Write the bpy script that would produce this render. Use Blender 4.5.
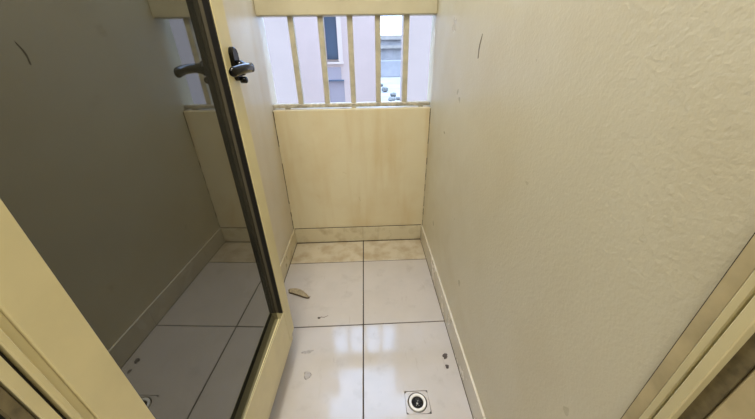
import bpy, bmesh, math, random
from mathutils import Matrix, Vector

random.seed(7)
scene = bpy.context.scene
for o in list(bpy.data.objects):
    bpy.data.objects.remove(o, do_unlink=True)
C = scene.collection

# ------------------------------------------------------------------ camera
H = 1.1016                                   # lens height above the tiles
F, PITCH, YAW, ROLL = 296.34, 0.5054, 0.035, -0.0145


def world_dir(x, y, w):
    Y = math.cos(PITCH) * w + y * math.sin(PITCH)
    Z = -math.sin(PITCH) * w + y * math.cos(PITCH)
    cy, sy = math.cos(YAW), math.sin(YAW)
    return Vector((cy * x + sy * Y, -sy * x + cy * Y, Z))


cr, sr = math.cos(ROLL), math.sin(ROLL)
right, up, fwd = world_dir(cr, sr, 0), world_dir(-sr, cr, 0), world_dir(0, 0, 1)
cam_d = bpy.data.cameras.new('camera')
cam = bpy.data.objects.new('camera', cam_d)
C.objects.link(cam)
cam_d.sensor_fit = 'HORIZONTAL'
cam_d.sensor_width = 36.0
cam_d.lens = F / 755.0 * 36.0
cam_d.clip_start = 0.01
cam_d.clip_end = 500
M3 = Matrix((right, up, -fwd)).transposed()
cam.matrix_world = Matrix.Translation((0, 0, H)) @ M3.to_4x4()
scene.camera = cam

# ------------------------------------------------------------------ sky, exposure
world = bpy.data.worlds.new('sky')
scene.world = world
world.use_nodes = True
bg = world.node_tree.nodes['Background']
bg.inputs['Color'].default_value = (0.45, 0.64, 1.0, 1)
bg.inputs['Strength'].default_value = 8.5
scene.view_settings.view_transform = 'Standard'
scene.view_settings.look = 'None'
scene.view_settings.gamma = 1.0
scene.view_settings.use_curve_mapping = False
scene.view_settings.exposure = 0.0
ROOM_FILL = 29.0
BALCONY_FILL = 21.0


# ------------------------------------------------------------------ materials
def lin(r, g, b):
    f = lambda c: (c / 255 / 12.92) if c / 255 <= 0.04045 else ((c / 255 + 0.055) / 1.055) ** 2.4
    return (f(r), f(g), f(b), 1.0)


class Nodes:
    def __init__(self, name):
        self.m = bpy.data.materials.new(name)
        self.m.use_nodes = True
        self.t = self.m.node_tree
        self.b = self.t.nodes['Principled BSDF']
        self.geo = self.t.nodes.new('ShaderNodeNewGeometry')

    def new(self, kind, **kw):
        n = self.t.nodes.new(kind)
        for k, v in kw.items():
            if k in n.inputs:
                n.inputs[k].default_value = v
            else:
                setattr(n, k, v)
        return n

    def link(self, a, b):
        self.t.links.new(a, b)

    def noise(self, scale, detail=4.0, rough=0.55, stretch=None):
        n = self.new('ShaderNodeTexNoise', Scale=scale, Detail=detail, Roughness=rough)
        if stretch:
            mp = self.new('ShaderNodeMapping')
            mp.inputs['Scale'].default_value = stretch
            self.link(self.geo.outputs['Position'], mp.inputs['Vector'])
            self.link(mp.outputs[0], n.inputs['Vector'])
        else:
            self.link(self.geo.outputs['Position'], n.inputs['Vector'])
        return n.outputs['Fac']

    def ramp(self, src, lo, hi, a=0.0, b=1.0):
        r = self.new('ShaderNodeMapRange')
        r.inputs[1].default_value = lo
        r.inputs[2].default_value = hi
        r.inputs[3].default_value = a
        r.inputs[4].default_value = b
        r.clamp = True
        self.link(src, r.inputs[0])
        return r.outputs[0]

    def mul(self, a, b):
        n = self.new('ShaderNodeMath', operation='MULTIPLY')
        for i, s in enumerate((a, b)):
            if isinstance(s, (int, float)):
                n.inputs[i].default_value = s
            else:
                self.link(s, n.inputs[i])
        return n.outputs[0]

    def mix(self, fac, a, b):
        n = self.new('ShaderNodeMix', data_type='RGBA')
        if isinstance(fac, (int, float)):
            n.inputs[0].default_value = fac
        else:
            self.link(fac, n.inputs[0])
        for i, s in ((6, a), (7, b)):
            if isinstance(s, tuple):
                n.inputs[i].default_value = s
            else:
                self.link(s, n.inputs[i])
        return n.outputs[2]

    def axis(self, i):
        s = self.new('ShaderNodeSeparateXYZ')
        self.link(self.geo.outputs['Position'], s.inputs[0])
        return s.outputs[i]

    def bump(self, h, strength, dist):
        n = self.new('ShaderNodeBump', Strength=strength, Distance=dist)
        self.link(h, n.inputs['Height'])
        self.link(n.outputs[0], self.b.inputs['Normal'])

    def color(self, c):
        if isinstance(c, tuple):
            self.b.inputs['Base Color'].default_value = c
        else:
            self.link(c, self.b.inputs['Base Color'])

    def rough(self, r):
        if isinstance(r, (int, float)):
            self.b.inputs['Roughness'].default_value = r
        else:
            self.link(r, self.b.inputs['Roughness'])


def simple(name, col, rough=0.5, metal=0.0, var=0.0, scale=30):
    n = Nodes(name)
    if var:
        d = tuple(c * (1 - var) for c in col[:3]) + (1,)
        n.color(n.mix(n.ramp(n.noise(scale), 0.35, 0.65), col, d))
    else:
        n.color(col)
    n.rough(rough)
    n.b.inputs['Metallic'].default_value = metal
    return n.m


def wall_paint(name, col, stain, stain_amt=0.5, grain=110, bump=0.5, dist=0.0016, rough=0.38, drip=None, speck=0.35, ior=1.5):
    """Glossy oil paint over rough render: smudges and runs of dirt, dabbed relief."""
    n = Nodes(name)
    big = n.ramp(n.noise(3.2, 5), 0.45, 0.72, 0, stain_amt)
    base = n.mix(big, col, stain)
    fine = n.ramp(n.noise(26, 6), 0.62, 0.75, 0, speck * stain_amt)
    base = n.mix(fine, base, stain)
    if drip:
        run = n.ramp(n.noise(1.0, 3, 0.5, (13, 13, 1.6)), 0.52, 0.72, 0, drip)
        base = n.mix(run, base, stain)
    n.b.inputs['IOR'].default_value = ior
    n.color(base)
    n.rough(n.ramp(n.noise(9, 3), 0.3, 0.7, rough - 0.05, rough + 0.09))
    add = n.new('ShaderNodeMath', operation='ADD')
    n.link(n.noise(grain, 2, 0.5), add.inputs[0])
    n.link(n.mul(n.noise(grain * 0.4, 1, 0.5), 0.7), add.inputs[1])
    n.bump(add.outputs[0], bump, dist)
    return n.m


CREAM = lin(216, 205, 166)
MAT = {}
MAT['wall_right'] = wall_paint('stucco_cream_paint', lin(206, 199, 173), lin(192, 179, 142), 0.4, 190, 0.38, 0.0015, 0.32, None, 0.0, 1.6)
MAT['wall_left'] = wall_paint('smooth_cream_paint', lin(204, 195, 176), lin(192, 172, 130), 0.4, 90, 0.35, 0.001, 0.4, 0.3)
MAT['parapet'] = wall_paint('stained_cream_paint', lin(212, 201, 168), lin(194, 168, 116), 0.45, 90, 0.4, 0.001, 0.38, 0.4)
MAT['beam'] = wall_paint('beam_paint', lin(192, 184, 156), lin(160, 146, 112), 0.6, 90, 0.4, 0.001, 0.4)
MAT['room'] = simple('room_plaster', lin(225, 218, 200), 0.7, 0, 0.06, 4)
MAT['ceiling'] = simple('ceiling_white', lin(232, 228, 218), 0.8, 0, 0.04, 4)
MAT['cream_metal'] = simple('cream_powder_coat', lin(214, 202, 156), 0.33, 0, 0.12, 8)
MAT['bar_paint'] = simple('bar_paint', lin(190, 183, 160), 0.42, 0, 0.22, 25)
MAT['rail_paint'] = simple('rail_paint_worn', lin(196, 188, 168), 0.42, 0, 0.45, 38)
MAT['rubber'] = simple('black_rubber', lin(24, 22, 20), 0.45)
MAT['rubber_shade_brown'] = simple('rubber_shade_brown', lin(118, 106, 74), 0.7, 0, 0.5, 60)  # brown rubber tone, also stands in for shade in the jamb recesses
MAT['bead'] = simple('dull_bead', lin(84, 78, 62), 0.5)
MAT['black_gloss'] = simple('black_gloss_handle', lin(5, 5, 5), 0.16)
MAT['black_gloss'].node_tree.nodes['Principled BSDF'].inputs['Specular IOR Level'].default_value = 0.3
MAT['steel'] = simple('brushed_steel', lin(190, 188, 182), 0.3, 1.0)
MAT['caulk'] = simple('plaster_edge', lin(196, 180, 138), 0.55, 0, 0.25, 20)
MAT['grime'] = simple('joint_grime', lin(76, 62, 40), 0.85, 0, 0.5, 70)
MAT['grout'] = simple('dark_grout', lin(74, 66, 58), 0.85, 0, 0.4, 45)


def tile_material(name, col, dirt, dirt_lo, dirt_amt, rough):
    n = Nodes(name)
    base = n.mix(n.ramp(n.noise(7, 5), 0.4, 0.7, 0, 0.45), col, tuple(c * 0.86 for c in col[:3]) + (1,))
    d1 = n.ramp(n.noise(11, 6, 0.55), dirt_lo, dirt_lo + 0.22, 0, dirt_amt)
    base = n.mix(d1, base, dirt)
    smear = n.ramp(n.noise(1.0, 6, 0.6, (42, 9, 1)), 0.62, 0.78, 0, 0.4)
    base = n.mix(smear, base, lin(150, 138, 122))
    n.color(base)
    n.rough(n.ramp(n.noise(11, 4), 0.3, 0.75, rough, rough + 0.12))
    n.b.inputs['IOR'].default_value = 1.55
    n.bump(n.noise(5, 2), 0.05, 0.004)
    return n.m


MAT['tile'] = tile_material('glazed_white_tile', lin(187, 179, 170), lin(136, 126, 112), 0.57, 0.32, 0.05)
MAT['tile_dirty'] = tile_material('glazed_tile_soiled', lin(194, 183, 160), lin(150, 128, 92), 0.42, 0.5, 0.16)
MAT['skirting'] = tile_material('skirting_tile', lin(210, 202, 182), lin(170, 154, 120), 0.60, 0.4, 0.2)
MAT['skirting_back'] = tile_material('skirting_tile_painted', lin(204, 193, 162), lin(146, 122, 80), 0.53, 0.6, 0.25)
MAT['ceramic'] = simple('drain_collar_white', lin(232, 230, 226), 0.25, 0, 0.12, 60)
MAT['pipe'] = simple('drain_pipe_dark', lin(18, 17, 16), 0.5)
MAT['cement'] = simple('drain_cement_fill', lin(122, 114, 104), 0.85, 0, 0.4, 80)
MAT['mud'] = simple('dried_mud', lin(84, 74, 70), 0.8, 0, 0.4, 120)
MAT['smudge'] = simple('grey_smudge', lin(168, 161, 154), 0.5, 0, 0.2, 160)
MAT['leaf'] = simple('dried_leaf', lin(176, 160, 128), 0.7, 0, 0.35, 90)
MAT['leaf_dark'] = simple('dried_leaf_rim', lin(80, 64, 42), 0.8, 0, 0.3, 90)
MAT['crack'] = simple('bare_render', lin(96, 84, 62), 0.9)
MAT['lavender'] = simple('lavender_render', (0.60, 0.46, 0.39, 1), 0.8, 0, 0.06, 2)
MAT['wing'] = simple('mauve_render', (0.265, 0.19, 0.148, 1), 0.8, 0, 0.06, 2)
MAT['lavender_trim'] = simple('white_lavender_trim', (0.66, 0.54, 0.45, 1), 0.7)
MAT['blue_glass'] = simple('blue_grey_glass', lin(84, 100, 118), 0.35)
MAT['blue_panel'] = simple('blue_grey_panel', (0.36, 0.31, 0.32, 1), 0.6)
MAT['ground'] = simple('pale_ground', (0.27, 0.24, 0.22, 1), 0.9, 0, 0.35, 0.35)
MAT['stone'] = simple('grey_stone', (0.13, 0.12, 0.10, 1), 0.9, 0, 0.3, 2)
MAT['far_wall'] = simple('far_pale_wall', (0.25, 0.21, 0.17, 1), 0.9, 0, 0.3, 0.6)
MAT['far_blue'] = simple('far_blue_wall', (0.24, 0.22, 0.21, 1), 0.9, 0, 0.2, 0.6)


def glass_material(name, ior, tint):
    n = Nodes(name)
    t = n.t
    out = t.nodes['Material Output']
    gl = n.new('ShaderNodeBsdfGlossy', Roughness=0.012)
    gl.inputs['Color'].default_value = (0.96, 0.97, 0.95, 1)
    tr = n.new('ShaderNodeBsdfTransparent')
    tr.inputs['Color'].default_value = tint
    fr = n.new('ShaderNodeFresnel', IOR=ior)
    mx = n.new('ShaderNodeMixShader')
    n.link(fr.outputs[0], mx.inputs[0])
    n.link(tr.outputs[0], mx.inputs[1])
    n.link(gl.outputs[0], mx.inputs[2])
    df = n.new('ShaderNodeBsdfDiffuse')
    df.inputs['Color'].default_value = (0.30, 0.29, 0.22, 1)
    film = n.new('ShaderNodeMixShader')
    n.link(n.ramp(n.noise(6, 5), 0.35, 0.75, 0.06, 0.13), film.inputs[0])
    n.link(mx.outputs[0], film.inputs[1])
    n.link(df.outputs[0], film.inputs[2])
    n.link(film.outputs[0], out.inputs['Surface'])
    return n.m


MAT['door_glass'] = glass_material('tinted_door_glass', 2.5, (0.16, 0.155, 0.12, 1))


def emission(name, col, s):
    n = Nodes(name)
    n.b.inputs['Emission Color'].default_value = col
    n.b.inputs['Emission Strength'].default_value = s
    n.color(col)
    return n.m


MAT['diffuser'] = emission('lamp_diffuser', (1.0, 0.93, 0.80, 1), 2.0)


# ------------------------------------------------------------------ mesh helpers
def finish(name, bm, mat, parent=None, smooth=False):
    bmesh.ops.recalc_face_normals(bm, faces=bm.faces[:])
    me = bpy.data.meshes.new(name)
    bm.to_mesh(me)
    bm.free()
    if smooth:
        for p in me.polygons:
            p.use_smooth = True
    me.materials.append(MAT[mat])
    o = bpy.data.objects.new(name, me)
    C.objects.link(o)
    if parent:
        o.parent = parent
    return o


def add_box(bm, x0, x1, y0, y1, z0, z1, bev=0.0, seg=1):
    r = bmesh.ops.create_cube(bm, size=1)
    vs = r['verts']
    for v in vs:
        v.co = Vector(((x0 + x1) / 2 + v.co.x * (x1 - x0), (y0 + y1) / 2 + v.co.y * (y1 - y0), (z0 + z1) / 2 + v.co.z * (z1 - z0)))
    if bev:
        es = list({e for v in vs for e in v.link_edges})
        bmesh.ops.bevel(bm, geom=es, offset=bev, segments=seg, affect='EDGES', profile=0.5)


def box(name, mat, x0, x1, y0, y1, z0, z1, parent=None, bev=0.0, seg=1):
    bm = bmesh.new()
    add_box(bm, x0, x1, y0, y1, z0, z1, bev, seg)
    return finish(name, bm, mat, parent)


def prism(name, mat, poly, a0, a1, axis='z', parent=None):
    """Extrude a 2-D outline along one axis."""
    bm = bmesh.new()
    mk = {'z': lambda p, a: (p[0], p[1], a), 'y': lambda p, a: (p[0], a, p[1]), 'x': lambda p, a: (a, p[0], p[1])}[axis]
    lo = [bm.verts.new(mk(p, a0)) for p in poly]
    hi = [bm.verts.new(mk(p, a1)) for p in poly]
    n = len(poly)
    for i in range(n):
        bm.faces.new((lo[i], lo[(i + 1) % n], hi[(i + 1) % n], hi[i]))
    bm.faces.new(lo[::-1])
    bm.faces.new(hi)
    return finish(name, bm, mat, parent)


def lathe(name, mat, prof, n=36, parent=None, loc=(0, 0, 0), rot=None, smooth=True):
    bm = bmesh.new()
    rings = []
    for r, z in prof:
        if r < 1e-6:
            rings.append([bm.verts.new((0, 0, z))])
        else:
            rings.append([bm.verts.new((r * math.cos(2 * math.pi * i / n), r * math.sin(2 * math.pi * i / n), z)) for i in range(n)])
    for a, b in zip(rings, rings[1:]):
        for i in range(n):
            q = [a[i % len(a)], a[(i + 1) % len(a)], b[(i + 1) % len(b)], b[i % len(b)]]
            f = []
            for v in q:
                if v not in f:
                    f.append(v)
            if len(f) > 2:
                bm.faces.new(f)
    if rot:
        bmesh.ops.transform(bm, matrix=rot, verts=bm.verts[:])
    bmesh.ops.translate(bm, vec=loc, verts=bm.verts[:])
    return finish(name, bm, mat, parent, smooth)


def tube(name, mat, pts, radii, n=10, parent=None, flat=(1, 1)):
    """Swept tube with elliptical section; radii per point."""
    bm = bmesh.new()
    pts = [Vector(p) for p in pts]
    rings = []
    for i, p in enumerate(pts):
        t = (pts[min(i + 1, len(pts) - 1)] - pts[max(i - 1, 0)]).normalized()
        ref = Vector((0, 0, 1)) if abs(t.z) < 0.95 else Vector((0, 1, 0))
        s = t.cross(ref).normalized()
        u = s.cross(t).normalized()
        rings.append([bm.verts.new(p + s * radii[i] * flat[0] * math.cos(2 * math.pi * k / n) + u * radii[i] * flat[1] * math.sin(2 * math.pi * k / n)) for k in range(n)])
    for a, b in zip(rings, rings[1:]):
        for k in range(n):
            bm.faces.new((a[k], a[(k + 1) % n], b[(k + 1) % n], b[k]))
    bm.faces.new(rings[0][::-1])
    bm.faces.new(rings[-1])
    return finish(name, bm, mat, parent, True)


def tag(o, label, cat, group=None, kind=None):
    o['label'] = label
    o['category'] = cat
    if group:
        o['group'] = group
    if kind:
        o['kind'] = kind
    return o


def empty(name, loc=(0, 0, 0)):
    o = bpy.data.objects.new(name, None)
    C.objects.link(o)
    o.location = loc
    return o


# ------------------------------------------------------------------ measured layout (metres)
XR, XL, YB = 0.3387, -0.4717, 1.585          # right wall, left wall, parapet face
YO = 1.695                                   # outer face of the parapet
XG, Y2, Y3, T = -0.039, 1.372, 0.922, 0.45   # tile joints
ZP, ZB = 0.818, 1.222                        # parapet top, underside of the beam
HS, TS = 0.104, 0.0085                       # skirting height and thickness
ZC = 2.45
YF = 0.165                                   # outer face of the doorway wall

# ------------------------------------------------------------------ setting
tag(box('wall_right', 'wall_right', XR, XR + 0.2, 0.06, YO, -0.12, ZC),
    'cream glossy stucco side wall of the narrow balcony opposite the glass door', 'wall', kind='structure')
tag(box('wall_left', 'wall_left', XL - 0.2, XL, 0.06, YO, -0.12, ZC),
    'cream painted wall behind the open glass door', 'wall', kind='structure')
wall_back = tag(box('wall_back', 'parapet', XL, XR, YB, YO, -0.12, ZP, bev=0.003),
                'stained cream parapet wall under the barred opening', 'wall', kind='structure')
tag(box('trim_1', 'beam', XL, XR, YB - 0.002, YB + 0.075, ZB, ZB + 0.12, bev=0.004),
    'cream beam across the top ends of the railing bars', 'beam', kind='structure')
tag(box('ceiling', 'ceiling', -2.2, 2.0, -2.6, YO, ZC, ZC + 0.15), 'white ceiling slab over balcony and room', 'ceiling', kind='structure')

# doorway wall, seen only from inside the balcony
wf = empty('wall_front')
tag(wf, 'cream wall around the balcony doorway', 'wall', kind='structure')
box('wall_panel', 'wall_left', -2.0, -0.352, 0.0, YF, 0.0, ZC, wf)
box('wall_panel', 'room', 0.352, 1.8, -0.06, 0.06, 0.0, ZC, wf)
box('lintel', 'wall_left', -0.352, 0.352, 0.0, YF, 2.14, ZC, wf)
box('reveal', 'caulk', 0.335, 0.352, 0.0, 0.148, 0.0, 2.14, wf, bev=0.003)
# room behind the lens
tag(box('wall_room_left', 'room', -2.2, -2.0, -2.6, YF, 0, ZC), 'plain plaster side wall of the room behind the doorway', 'wall', kind='structure')
tag(box('wall_room_right', 'room', 1.8, 2.0, -2.6, 0.06, 0, ZC), 'plain plaster wall of the room on the stucco wall side', 'wall', kind='structure')
tag(box('wall_room_rear', 'room', -2.2, 2.0, -2.75, -2.6, 0, ZC), 'plain plaster rear wall of the room', 'wall', kind='structure')

# floor: grout bed with separate tiles
floor = empty('floor')
tag(floor, 'glossy white tiled balcony floor with dark grout', 'floor', kind='structure')
box('grout_bed', 'grout', -2.0, 1.8, -2.6, YO - 0.02, -0.12, -0.0088, floor)
for (x0, x1, y0, y1) in ((XG - .004, XG + .004, 0.205, YB - TS), (XL + .001, XR - .001, Y2 - .004, Y2 + .004), (XL + .001, XR - .001, Y3 - .004, Y3 + .004), (XL + .001, XR - .001, Y3 - T - .004, Y3 - T + .004)):
    box('grout_line', 'grout', x0, x1, y0, y1, -0.0087, -0.0016, floor)
G = 0.0026


def tile_piece(x0, x1, y0, y1, mat='tile', dz=0.0):
    return box('tile', mat, x0 + G, x1 - G, y0 + G, y1 - G, -0.01, 0.0 + dz, floor, bev=0.0009, seg=1)


rows = [(Y2, YB - TS + 0.002, 'tile_dirty'), (Y3, Y2, 'tile'), (0.205, Y3 - T, 'tile')]
dr = (0.1515, 0.5797)                          # drain centre
DQ = 0.043
for (y0, y1, m) in rows:
    tile_piece(XL + 0.003, XG, y0, y1, m, -0.0003)
    tile_piece(XG, XR - 0.003, y0, y1, m)
tile_piece(XL + 0.003, XG, Y3 - T, Y3)
# the tile with the drain is cut out around it
bm = bmesh.new()
xa, xb, ya, yb = XG + G, XR - 0.003 - G, Y3 - T + G, Y3 - G
qx0, qx1, qy0, qy1 = dr[0] - DQ, dr[0] + DQ, dr[1] - DQ + 0.003, dr[1] + DQ - 0.004
ZT, ZD = 0.0, -0.01
outer_t = [bm.verts.new(p) for p in ((xa, ya, ZT), (xb, ya, ZT), (xb, yb, ZT), (xa, yb, ZT))]
inner_t = [bm.verts.new(p) for p in ((qx0, qy0 + .002, ZT), (qx1, qy0, ZT), (qx1 - .002, qy1, ZT), (qx0 + .001, qy1, ZT))]
outer_b = [bm.verts.new((v.co.x, v.co.y, ZD)) for v in outer_t]
inner_b = [bm.verts.new((v.co.x, v.co.y, ZD)) for v in inner_t]
for i in range(4):
    j = (i + 1) % 4
    bm.faces.new((outer_t[i], outer_t[j], inner_t[j], inner_t[i]))
    bm.faces.new((outer_t[i], outer_b[i], outer_b[j], outer_t[j]))
    bm.faces.new((inner_t[i], inner_t[j], inner_b[j], inner_b[i]))
finish('tile', bm, 'tile', floor)

# room floor tiles behind the threshold
for ix in range(-4, 4):
    for iy in range(-6, 0):
        tile_piece(XG + ix * T if ix > -4 else -2.0 + .003, min(XG + (ix + 1) * T, 1.797), 0.148 + iy * T, 0.148 + (iy + 1) * T)

# skirting tiles, one object per piece
sk = empty('baseboard_right')
tag(sk, 'pale tile skirting along the stucco wall', 'skirting', kind='structure')
ys = [0.205, 0.472, 0.922, 1.372, YB - TS]
for a, b in zip(ys, ys[1:]):
    box('skirting_tile', 'skirting', XR - TS, XR - 0.0002, a + 0.0006, b - 0.0006, 0.0015, HS, sk, bev=0.0016, seg=2)
box('joint_line', 'grime', XR - TS - 0.0016, XR - 0.0002, 0.205, YB - TS, -0.002, 0.0012, sk)
sk = empty('baseboard_back')
tag(sk, 'cream tile skirting along the parapet foot', 'skirting', kind='structure')
for a, b in ((XL + TS, XG), (XG, XR - TS)):
    box('skirting_tile', 'skirting_back', a + 0.0009, b - 0.0009, YB - TS, YB - 0.0002, 0.003, HS, sk, bev=0.0016, seg=2)
box('joint_line', 'grime', XL + TS, XR - TS, YB - TS - 0.004, YB - 0.0002, -0.002, 0.0022, sk)
box('joint_line', 'grime', XL + TS, XR - TS, YB - TS + 0.004, YB - 0.0002, HS, HS + 0.0022, sk)
sk = empty('baseboard_left')
tag(sk, 'cream tile skirting along the wall behind the glass door', 'skirting', kind='structure')
for a, b in zip(ys, ys[1:]):
    box('skirting_tile', 'skirting_back', XL + 0.0002, XL + TS, a + 0.0006, b - 0.0006, 0.0015, HS, sk, bev=0.0016, seg=2)
box('joint_line', 'grime', XL + 0.0002, XL + TS + 0.002, 0.205, YB - TS, -0.002, 0.0012, sk)

# grime in the two upright corners of the parapet
bm = bmesh.new()
for xs, sgn in ((XL, 1), (XR, -1)):
    z = HS
    while z < ZP - 0.01:
        h = random.uniform(0.015, 0.05)
        w = random.uniform(0.0012, 0.0034)
        if random.random() < 0.75:
            add_box(bm, min(xs, xs + sgn * w), max(xs, xs + sgn * w), YB - w, YB, z, min(z + h, ZP - 0.005))
        z += h
finish('corner_grime', bm, 'grime', wall_back)
# short scuffs on the parapet
for (x, z, l, a) in ((-0.05, 0.30, 0.03, 75), (-0.13, 0.47, 0.022, 30), (0.12, 0.60, 0.014, 65)):
    bm = bmesh.new()
    add_box(bm, -l / 2, l / 2, -0.0006, 0.0004, -0.0012, 0.0012)
    bmesh.ops.transform(bm, matrix=Matrix.Translation((x, YB, z)) @ Matrix.Rotation(math.radians(a), 4, 'Y'), verts=bm.verts[:])
    finish('scuff', bm, 'caulk', wall_back)

# chip scratched into the stucco wall
wr = bpy.data.objects['wall_right']
bm = bmesh.new()
out = [(0.961, H + 0.026), (0.966, H + 0.018), (0.974, H + 0.002), (0.977, H - 0.012), (0.974, H - 0.038), (0.969, H - 0.036), (0.971, H - 0.014), (0.968, H + 0.002), (0.962, H + 0.016)]
f1 = [bm.verts.new((XR - 0.0006, y, z)) for y, z in out]
f2 = [bm.verts.new((XR + 0.001, y, z)) for y, z in out]
bm.faces.new(f1)
for i in range(len(out)):
    bm.faces.new((f1[i], f1[(i + 1) % len(out)], f2[(i + 1) % len(out)], f2[i]))
finish('paint_chip', bm, 'crack', wr)

# ------------------------------------------------------------------ railing in the opening
rail = empty('railing', (0, 1.618, ZP))
tag(rail, 'cream painted upright bars above the parapet', 'railing')
BW = 0.0128


def rail_box(name, mat, x0, x1, y0, y1, z0, z1, bev):
    o = box(name, mat, x0, x1, y0 - 1.618, y1 - 1.618, z0 - ZP, z1 - ZP, rail, bev=bev)
    return o


for x in (-0.3277, -0.1927, -0.0586, 0.0697, 0.2035):
    rail_box('bar', 'bar_paint', x - BW, x + BW, 1.618 - 0.0125, 1.618 + 0.0125, ZP + 0.026, ZB + 0.001, 0.0015)
rail_box('bottom_rail', 'rail_paint', XL + 0.001, XR - 0.001, 1.618 - 0.016, 1.618 + 0.016, ZP + 0.006, ZP + 0.027, 0.005)
for x in (-0.40, -0.0586, 0.29):
    rail_box('rail_foot', 'rail_paint', x - 0.012, x + 0.012, 1.618 - 0.012, 1.618 + 0.012, ZP - 0.001, ZP + 0.008, 0.001)

# ------------------------------------------------------------------ door frame in the doorway
fr = empty('trim_2')
tag(fr, 'cream metal door frame with grooved jambs around the doorway', 'door frame', kind='structure')
ZH = 2.10
# jamb of the stucco wall side: ribs, grooves, rebate shadow painted into the brown gasket
for (nm, mt, x0, y0, y1) in (('plaster_edge', 'caulk', 0.3330, 0.1862, 0.2000), ('joint_line', 'grime', 0.3360, 0.2000, 0.2026),
                             ('joint_line', 'grime', 0.3362, 0.1842, 0.1862),
                             ('frame_rib', 'cream_metal', 0.3290, 0.1758, 0.1842), ('groove', 'rubber_shade_brown', 0.3360, 0.1718, 0.1758),
                             ('frame_rib', 'cream_metal', 0.3250, 0.1610, 0.1718), ('gasket', 'rubber_shade_brown', 0.3345, 0.1480, 0.1610)):
    box(nm, mt, x0, 0.352, y0, y1, 0.0, ZH, fr, bev=0.0012 if nm == 'frame_rib' else 0)
# jamb on the hinge side; dark step and gaskets paint in the recess shade
for (nm, mt, x1, y0, y1) in (('frame_rib', 'cream_metal', -0.3345, 0.1730, 0.1842), ('groove', 'rubber', -0.3400, 0.1700, 0.1730),
                             ('frame_step', 'rubber_shade_brown', -0.3350, 0.1600, 0.1700), ('gasket', 'rubber', -0.3400, 0.1380, 0.1600),
                             ('gasket', 'rubber', -0.3380, 0.1000, 0.1380)):
    box(nm, mt, -0.352, x1, y0, y1, 0.0, ZH, fr, bev=0.0012 if nm == 'frame_rib' else 0)
box('frame_head', 'cream_metal', -0.352, 0.352, 0.148, 0.20, ZH, ZH + 0.04, fr, bev=0.0015)
box('threshold', 'cream_metal', -0.329, 0.325, 0.150, 0.20, 0.0, 0.035, fr, bev=0.002)

# ------------------------------------------------------------------ glass door, swung out beside the left wall
PH = Vector((-0.3322, 0.2544, 0))            # inner edge of the hinge stile on the visible face
ang = math.atan2(-0.3067 + 0.3322, 0.7449 - 0.2544)
door = empty('door_1', (PH.x, PH.y, 0.0))
door.rotation_euler = (0, 0, -ang)           # local +Y runs along the leaf, local +X faces the balcony
tag(door, 'cream framed tinted glass door with black lever handle, swung open', 'door', kind='structure')
GL = 0.4912                                   # glass width
DB, DF, GB, GT, DT = 0.060, 0.142, 0.292, 1.98, 2.08     # door bottom, glass bottom, glass top, door top
DEP = 0.044


def dbox(name, mat, x0, x1, y0, y1, z0, z1, bev=0.0, seg=1, parent=door):
    return box(name, mat, x0, x1, y0, y1, z0, z1, parent, bev=bev, seg=seg)


hs = dbox('hinge_stile', 'cream_metal', -DEP, 0, -0.0482, 0, DF, DT, 0.0014, 1)
dbox('edge_bead', 'cream_metal', -0.020, -0.0035, -0.0578, -0.0484, DF, DT, 0.0006, 1, hs)
dbox('rebate_strip', 'cream_metal', -0.02, 0.0012, -0.0650, -0.0580, DF, DT, 0.0014, 1, hs)
dbox('hinge_seal', 'rubber', -0.02, -0.006, -0.0685, -0.0652, DF, DT, 0, 1, hs)
ls = dbox('lock_stile', 'cream_metal', -DEP, 0, GL, GL + 0.056, DF, DT, 0.0018, 2)
dbox('flange', 'cream_metal', -DEP, -0.021, GL + 0.0562, GL + 0.074, DB, DT, 0.001, 1, ls)
br = prism('bottom_rail', 'cream_metal', [(-DEP, DF), (-0.0006, DF), (-0.0006, GB), (-0.0030, GB), (-0.0150, GB - 0.034), (-DEP, GB - 0.034)], 0.0005, GL - 0.0005, 'y', door)
dbox('rail_lip', 'cream_metal', -DEP, -0.021, -0.052, GL + 0.056, DB, DF - 0.0003, 0.001, 1, br)
dbox('edge_outline', 'rubber_shade_brown', -DEP + 0.004, -0.024, -0.05, GL + 0.054, DB - 0.004, DB - 0.0002, 0, 1, br)  # thin brown strip outlining the bottom edge of the leaf
dbox('top_rail', 'cream_metal', -DEP, -0.0006, 0.0005, GL - 0.0005, GT, DT)
prism('glass_pane', 'door_glass', [(-0.0165, 0.001), (-0.0252, GL - 0.001), (-0.0292, GL - 0.001), (-0.0205, 0.001)], GB - 0.0335, GT - 0.001, 'z', door)
g = 0.0075
dbox('gasket', 'rubber', -0.0160, -0.0025, GL - 0.004, GL - 0.0002, GB - 0.0005, GT - 0.0005)
dbox('glazing_bead', 'bead', -0.0246, -0.0162, GL - 0.003, GL - 0.0002, GB - 0.0005, GT - 0.0005)
prism('gasket', 'rubber', [(-0.0029, GB - 0.0002), (-0.0022, GB + 0.0014), (-0.0034, GB + 0.0014), (-0.0075, GB - 0.0105), (-0.0071, GB - 0.0115)], 0.001, GL - 0.0002, 'y', door)
prism('gasket', 'rubber', [(-0.0162, 0.001), (-0.0020, 0.001), (-0.0020, GL - 0.0045), (-0.0248, GL - 0.0045)], GT - 0.004, GT - 0.0002, 'z', door)
dbox('edge_outline', 'rubber_shade_brown', -DEP + 0.002, -0.023, GL + 0.0742, GL + 0.0775, DB, DT, 0, 1, ls)  # thin brown strip outlining the free edge of the leaf
for z in (0.25, 1.05, 1.85):
    lathe('hinge', 'cream_metal', [(0, z - 0.045), (0.0062, z - 0.045), (0.0065, z - 0.043), (0.0065, z + 0.043), (0.0062, z + 0.045), (0, z + 0.045)], 14, door, (-0.040, -0.074, 0))
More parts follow.
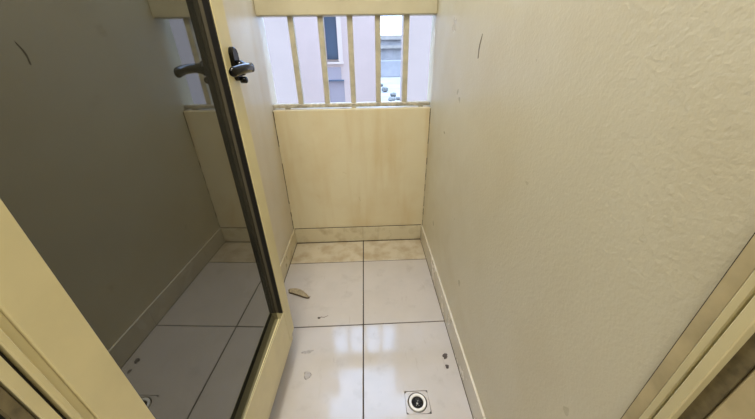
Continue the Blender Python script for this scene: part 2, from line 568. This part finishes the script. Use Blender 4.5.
# lever handle, lever pointing back along the glass
HZ, HY = H - 0.042, GL + 0.040
bm = bmesh.new()
n = 28
plate = []
for i in range(n):
    a = 2 * math.pi * i / n
    cz = 0.026 if math.sin(a) > 0 else -0.018
    plate.append((HY + 0.014 * math.cos(a), HZ + 0.004 + cz + 0.014 * math.sin(a)))
rings = [[bm.verts.new((x, HY + (y - HY) * s, HZ + (z - HZ) * s)) for y, z in plate] for x, s in ((0.0002, 1.0), (0.008, 1.0), (0.0105, 0.93))]
for a, b in zip(rings, rings[1:]):
    for i in range(n):
        bm.faces.new((a[i], a[(i + 1) % n], b[(i + 1) % n], b[i]))
bm.faces.new(rings[-1])
bm.faces.new(rings[0][::-1])
handle = finish('handle', bm, 'black_gloss', door)
handle['label'] = 'glossy black lever handle on the lock stile'
lathe('neck', 'black_gloss', [(0, 0), (0.0165, 0), (0.0165, 0.010), (0.0125, 0.014), (0.0100, 0.028), (0.0085, 0.034), (0, 0.036)], 20, handle, (0.0104, HY, HZ), Matrix.Rotation(math.pi / 2, 4, 'Y'))
pts, rad = [], []
for i in range(15):
    t = i / 14
    y = HY + 0.014 - 0.108 * t
    pts.append((0.0375 - 0.010 * max(0, t - 0.35) ** 1.5 + 0.003 * math.sin(math.pi * t), y, HZ + 0.003 * math.sin(math.pi * t) - 0.004 * t))
    rad.append(0.0098 if 0 < i < 14 else 0.006)
tube('lever', 'black_gloss', pts, rad, 14, handle, (0.72, 1.05))
lathe('key_cylinder', 'black_gloss', [(0, 0), (0.0075, 0), (0.0075, 0.012), (0.006, 0.014), (0, 0.014)], 16, handle, (0.0102, HY, HZ - 0.026), Matrix.Rotation(math.pi / 2, 4, 'Y'))

# ------------------------------------------------------------------ floor drain
drain = empty('floor_drain', (dr[0], dr[1], -0.008))
tag(drain, 'round white floor drain set in a cut floor tile', 'drain')
bm = bmesh.new()
N = 32
sq = []
for i in range(N):
    a = 2 * math.pi * (i + 0.5) / N
    k = 1 / max(abs(math.cos(a)), abs(math.sin(a)))
    sq.append((0.0412 * k * math.cos(a), 0.0372 * k * math.sin(a)))
o_ = [bm.verts.new((x, y, 0.0068)) for x, y in sq]
o_b = [bm.verts.new((x, y, 0.0)) for x, y in sq]
i_ = [bm.verts.new((0.0345 * math.cos(2 * math.pi * (i + .5) / N), 0.0345 * math.sin(2 * math.pi * (i + .5) / N), 0.0068)) for i in range(N)]
i_b = [bm.verts.new((v.co.x, v.co.y, 0.0)) for v in i_]
for i in range(N):
    j = (i + 1) % N
    bm.faces.new((o_[i], o_[j], i_[j], i_[i]))
    bm.faces.new((o_[i], o_b[i], o_b[j], o_[j]))
    bm.faces.new((i_[i], i_[j], i_b[j], i_b[i]))
finish('cement_bed', bm, 'tile', drain)
lathe('collar', 'ceramic', [(0.0300, 0.002), (0.0300, 0.0085), (0.0290, 0.0098), (0.0230, 0.0098), (0.0212, 0.0085), (0.0205, 0.002), (0.0205, 0.0003), (0.0300, 0.0003), (0.0300, 0.002)], 40, drain)
lathe('pipe', 'pipe', [(0.0203, 0.006), (0.0203, 0.0006), (0, 0.0006)], 32, drain)
for k in range(4):
    a = math.pi * k / 4 + 0.3
    bm = bmesh.new()
    add_box(bm, -0.0195, 0.0195, -0.0011, 0.0011, 0.0012, 0.0032)
    bmesh.ops.rotate(bm, cent=(0, 0, 0), matrix=Matrix.Rotation(a, 3, 'Z'), verts=bm.verts[:])
    finish('grate_rib', bm, 'pipe', drain)
lathe('grate_hub', 'steel', [(0.0000, 0.0044), (0.0028, 0.0042), (0.0036, 0.0034), (0.0036, 0.0010), (0, 0.0010)], 14, drain, (-0.001, -0.002, 0))
for (x, y) in ((-0.005, -0.008), (0.004, -0.009), (0.002, 0.006)):
    lathe('grate_stud', 'steel', [(0, 0.0042), (0.0011, 0.0040), (0.0014, 0.0032), (0.0014, 0.0010), (0, 0.0010)], 8, drain, (x, y, 0))

# ------------------------------------------------------------------ litter and dirt on the tiles
def blob(name, mat, x, y, r, h, label, cat, sq=1.0, rotz=0.0, rag=0.25, group=None):
    bm = bmesh.new()
    n = 18
    rr = [1 + random.uniform(-rag, rag) for _ in range(n)]
    rows_ = []
    for s, z in ((1.0, 0.0), (0.8, h * 0.7), (0.45, h)):
        rows_.append([bm.verts.new((r * s * rr[i] * math.cos(2 * math.pi * i / n), r * sq * s * rr[i] * math.sin(2 * math.pi * i / n), z)) for i in range(n)])
    for a, b in zip(rows_, rows_[1:]):
        for i in range(n):
            bm.faces.new((a[i], a[(i + 1) % n], b[(i + 1) % n], b[i]))
    bm.faces.new(rows_[-1])
    bm.faces.new(rows_[0][::-1])
    o = finish(name, bm, mat, None, True)
    o.location = (x, y, 0.0001)
    o.rotation_euler = (0, 0, rotz)
    return tag(o, label, cat, group)


blob('mud_spot', 'mud', 0.2907, 0.7498, 0.0105, 0.0022, 'largest dark round mud spot beside the skirting of the stucco wall', 'dirt', 1.25)
blob('mud_spot', 'mud', 0.2882, 0.7060, 0.0065, 0.0014, 'smaller mud speck beside the skirting, between the big mud spot and the drain', 'dirt', 1.3)
blob('smudge', 'smudge', -0.2513, 0.6979, 0.012, 0.0004, 'faint grey smudge on the tile beside the door bottom', 'dirt', 1.5, 0.4, 0.35)
blob('smudge', 'smudge', -0.270, 0.797, 0.020, 0.0004, 'wide faint grey scuff near the tile joint by the door', 'dirt', 0.35, 0.2, 0.4)
grit = blob('grit', 'mud', -0.2446, 0.9695, 0.0058, 0.0035, 'small dark crumb of grit with a thin tail by the tile joint', 'debris', 0.8)

tube('fibre', 'mud', [(0.003, 0.002, 0.001), (0.012, 0.004, 0.0016), (0.022, 0.001, 0.0012), (0.032, 0.006, 0.001), (0.042, 0.012, 0.0008)], [0.0012, 0.001, 0.0009, 0.0008, 0.0005], 6, grit)

# dried curled leaf by the foot of the door
leaf = empty('dried_leaf', (-0.355, 1.108, 0))
leaf.scale = (1.25, 1.3, 1.2)
tag(leaf, 'curled dry leaf lying on the tiles by the door edge', 'leaf')
bm = bmesh.new()
rows_ = []
for i in range(13):
    t = i / 12
    cx = -0.052 + 0.088 * t
    cy = 0.028 - 0.036 * t ** 1.4
    w = 0.021 * math.sin(math.pi * min(1, 0.10 + 0.9 * t)) ** 0.6 + 0.002
    row = []
    for k in range(7):
        a = math.radians(-75 + 245 * k / 6)
        rad_ = 0.010 * (0.45 + 0.55 * math.sin(math.pi * (0.12 + 0.8 * t)))
        row.append(bm.verts.new((cx + 0.003 * math.sin(5 * t + k), cy + w * 0.9 * (k / 6 - 0.5) * 0.8 - rad_ * 0.6 * math.cos(a), 0.0012 + rad_ * (1 - math.cos(a * 0.75)) * 0.8)))
    rows_.append(row)
for a, b in zip(rows_, rows_[1:]):
    for k in range(6):
        bm.faces.new((a[k], a[k + 1], b[k + 1], b[k]))
edge_pts = [v.co.copy() for v in [r[0] for r in rows_]]
bl = finish('blade', bm, 'leaf', leaf, True)
so = bl.modifiers.new('thickness', 'SOLIDIFY')
so.thickness = 0.0008
tube('rim', 'leaf_dark', [(p.x, p.y - 0.001, max(p.z, 0.0022)) for p in edge_pts] + [(edge_pts[-1].x + .007, edge_pts[-1].y + .006, 0.004)], [0.0012] + [0.0026] * (len(edge_pts) - 1) + [0.001], 8, leaf)

# ------------------------------------------------------------------ added lamps, out of view
def added_panel(x, y, s, power, label, col):
    e = empty('added_ceiling_lamp', (x, y, ZC - 0.03))
    tag(e, label, 'lamp')
    bm = bmesh.new()
    for (x0, x1, y0, y1) in ((-s, s, -s, -s + 0.02), (-s, s, s - 0.02, s), (-s, -s + 0.02, -s + 0.02, s - 0.02), (s - 0.02, s, -s + 0.02, s - 0.02)):
        add_box(bm, x0, x1, y0, y1, 0.0, 0.03)
    finish('lamp_rim', bm, 'ceramic', e)
    box('diffuser', 'diffuser', -s + 0.02, s - 0.02, -s + 0.02, s - 0.02, 0.006, 0.028, e)
    ld = bpy.data.lights.new('lamp_glow', 'AREA')
    ld.shape = 'SQUARE'
    ld.size = 2 * s - 0.05
    ld.energy = power
    ld.color = col
    lo = bpy.data.objects.new('lamp_glow', ld)
    C.objects.link(lo)
    lo.parent = e
    lo.location = (0, 0, 0.004)
    return e


added_panel(0.05, -0.75, 0.45, ROOM_FILL, 'assumed unseen square ceiling lamp panel, added for the light from the room', (1.0, 0.955, 0.86))  # assumed source, added to send light through the doorway
added_panel(-0.22, 0.55, 0.14, BALCONY_FILL, 'small unseen ceiling lamp panel added to brighten the balcony', (1.0, 0.97, 0.90))  # added over the balcony to lift the brightness of its walls

# ------------------------------------------------------------------ what lies beyond the bars
tag(box('ground', 'ground', -60, 60, YO, 120, -2.4, -2.0), 'pale bare ground seen between the buildings', 'ground', kind='structure')
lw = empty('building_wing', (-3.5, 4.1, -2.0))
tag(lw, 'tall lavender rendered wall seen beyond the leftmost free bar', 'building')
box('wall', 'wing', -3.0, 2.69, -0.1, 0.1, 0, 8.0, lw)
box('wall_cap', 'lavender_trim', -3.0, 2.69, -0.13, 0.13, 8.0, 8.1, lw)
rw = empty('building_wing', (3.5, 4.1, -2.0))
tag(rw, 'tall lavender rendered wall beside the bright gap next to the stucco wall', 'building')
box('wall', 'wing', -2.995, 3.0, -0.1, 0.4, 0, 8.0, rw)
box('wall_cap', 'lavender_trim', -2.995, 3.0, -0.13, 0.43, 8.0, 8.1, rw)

ob = empty('opposite_building', (0, 7.0, -2.0))
tag(ob, 'low lavender building with a narrow blue window across the court', 'building')
zz = lambda pz: pz + H + 2.0                 # height above the court for a level given from the lens
wx0, wx1 = -0.80, -0.525
wz0, wz1 = zz(-0.29), zz(0.62)
px0, px1 = -0.80, -0.44
pz0, pz1 = zz(-1.35), zz(-0.645)
topz = zz(0.95)
bm = bmesh.new()
for (x0, x1, z0, z1) in ((-2.4, wx0, 0, topz), (wx1, 0.30, wz0, topz), (wx0, wx1, wz1, topz), (wx0, wx1, pz1, wz0), (wx1, 0.30, pz1, wz0), (px1, 0.30, pz0, pz1), (px0, 0.30, 0, pz0)):
    add_box(bm, x0, x1, 0, 0.3, z0, z1)
finish('wall', bm, 'lavender', ob)
w = box('window', 'lavender_trim', wx0 + 0.001, wx1 - 0.001, 0.20, 0.22, wz0 + .001, wz1 - .001, ob)
box('pane', 'blue_glass', wx0 + 0.02, wx1 - 0.015, 0.185, 0.199, wz0 + 0.04, wz1 - 0.03, w)
box('window_sill', 'lavender_trim', wx0 - 0.02, wx1 + 0.10, -0.05, 0.12, wz0 - 0.04, wz0 + 0.0, ob)
box('window_frame', 'lavender_trim', wx1 + 0.0005, wx1 + 0.09, -0.02, -0.0005, wz0 + .001, wz1, ob)
box('ledge', 'blue_glass', px0 - 0.02, px1 + 0.004, -0.03, 0.03, pz1 - 0.02, pz1 + 0.008, ob)
box('panel', 'blue_panel', px0 + .001, px1 - .001, 0.02, 0.06, pz0 + .001, pz1 - 0.021, ob)
box('panel', 'blue_panel', px0 + .001, px1 - .05, -0.012, -0.0005, pz1 + 0.009, wz0 - 0.10, ob)
box('roof_edge', 'lavender_trim', -2.45, 0.30, -0.05, 0.35, topz, topz + 0.06, ob)

# far side of the gap: low walls, a shed, stones
tag(box('far_wall', 'far_blue', 1.0, 14, 36, 36.4, -2.0, -0.35, bev=0.05), 'low blue-grey garden wall far off in the bright gap', 'wall')
sh = empty('far_shed', (6.5, 62, -2.0))
tag(sh, 'pale flat-roofed shed at the far end of the bright gap', 'building')
box('wall', 'ground', -6.5, 9, 0, 5, 0, 4.0, sh)
box('roof', 'far_wall', -7, 9.5, -0.7, 5.5, 4.0, 4.7, sh)
box('ledge', 'far_wall', -7, 9.5, -0.9, -0.01, 2.6, 3.1, sh)


def stone(x, y, r, label):
    bm = bmesh.new()
    bmesh.ops.create_icosphere(bm, subdivisions=2, radius=r)
    for v in bm.verts:
        v.co *= random.uniform(0.75, 1.15)
        v.co.z *= 0.7
    zmin = min(v.co.z for v in bm.verts)
    bmesh.ops.translate(bm, vec=(0, 0, -zmin), verts=bm.verts[:])
    o = finish('stone', bm, 'stone', None)
    o.location = (x, y, -2.02)
    tag(o, label, 'stone', 'stones on the ground in the bright gap')


for (x, y, r) in ((1.55, 24.0, 0.28), (1.95, 21.5, 0.22), (1.70, 19.5, 0.24), (2.15, 20.2, 0.16), (1.45, 27.5, 0.2)):
    stone(x, y, r, 'grey stone lying on the pale ground in the bright gap')
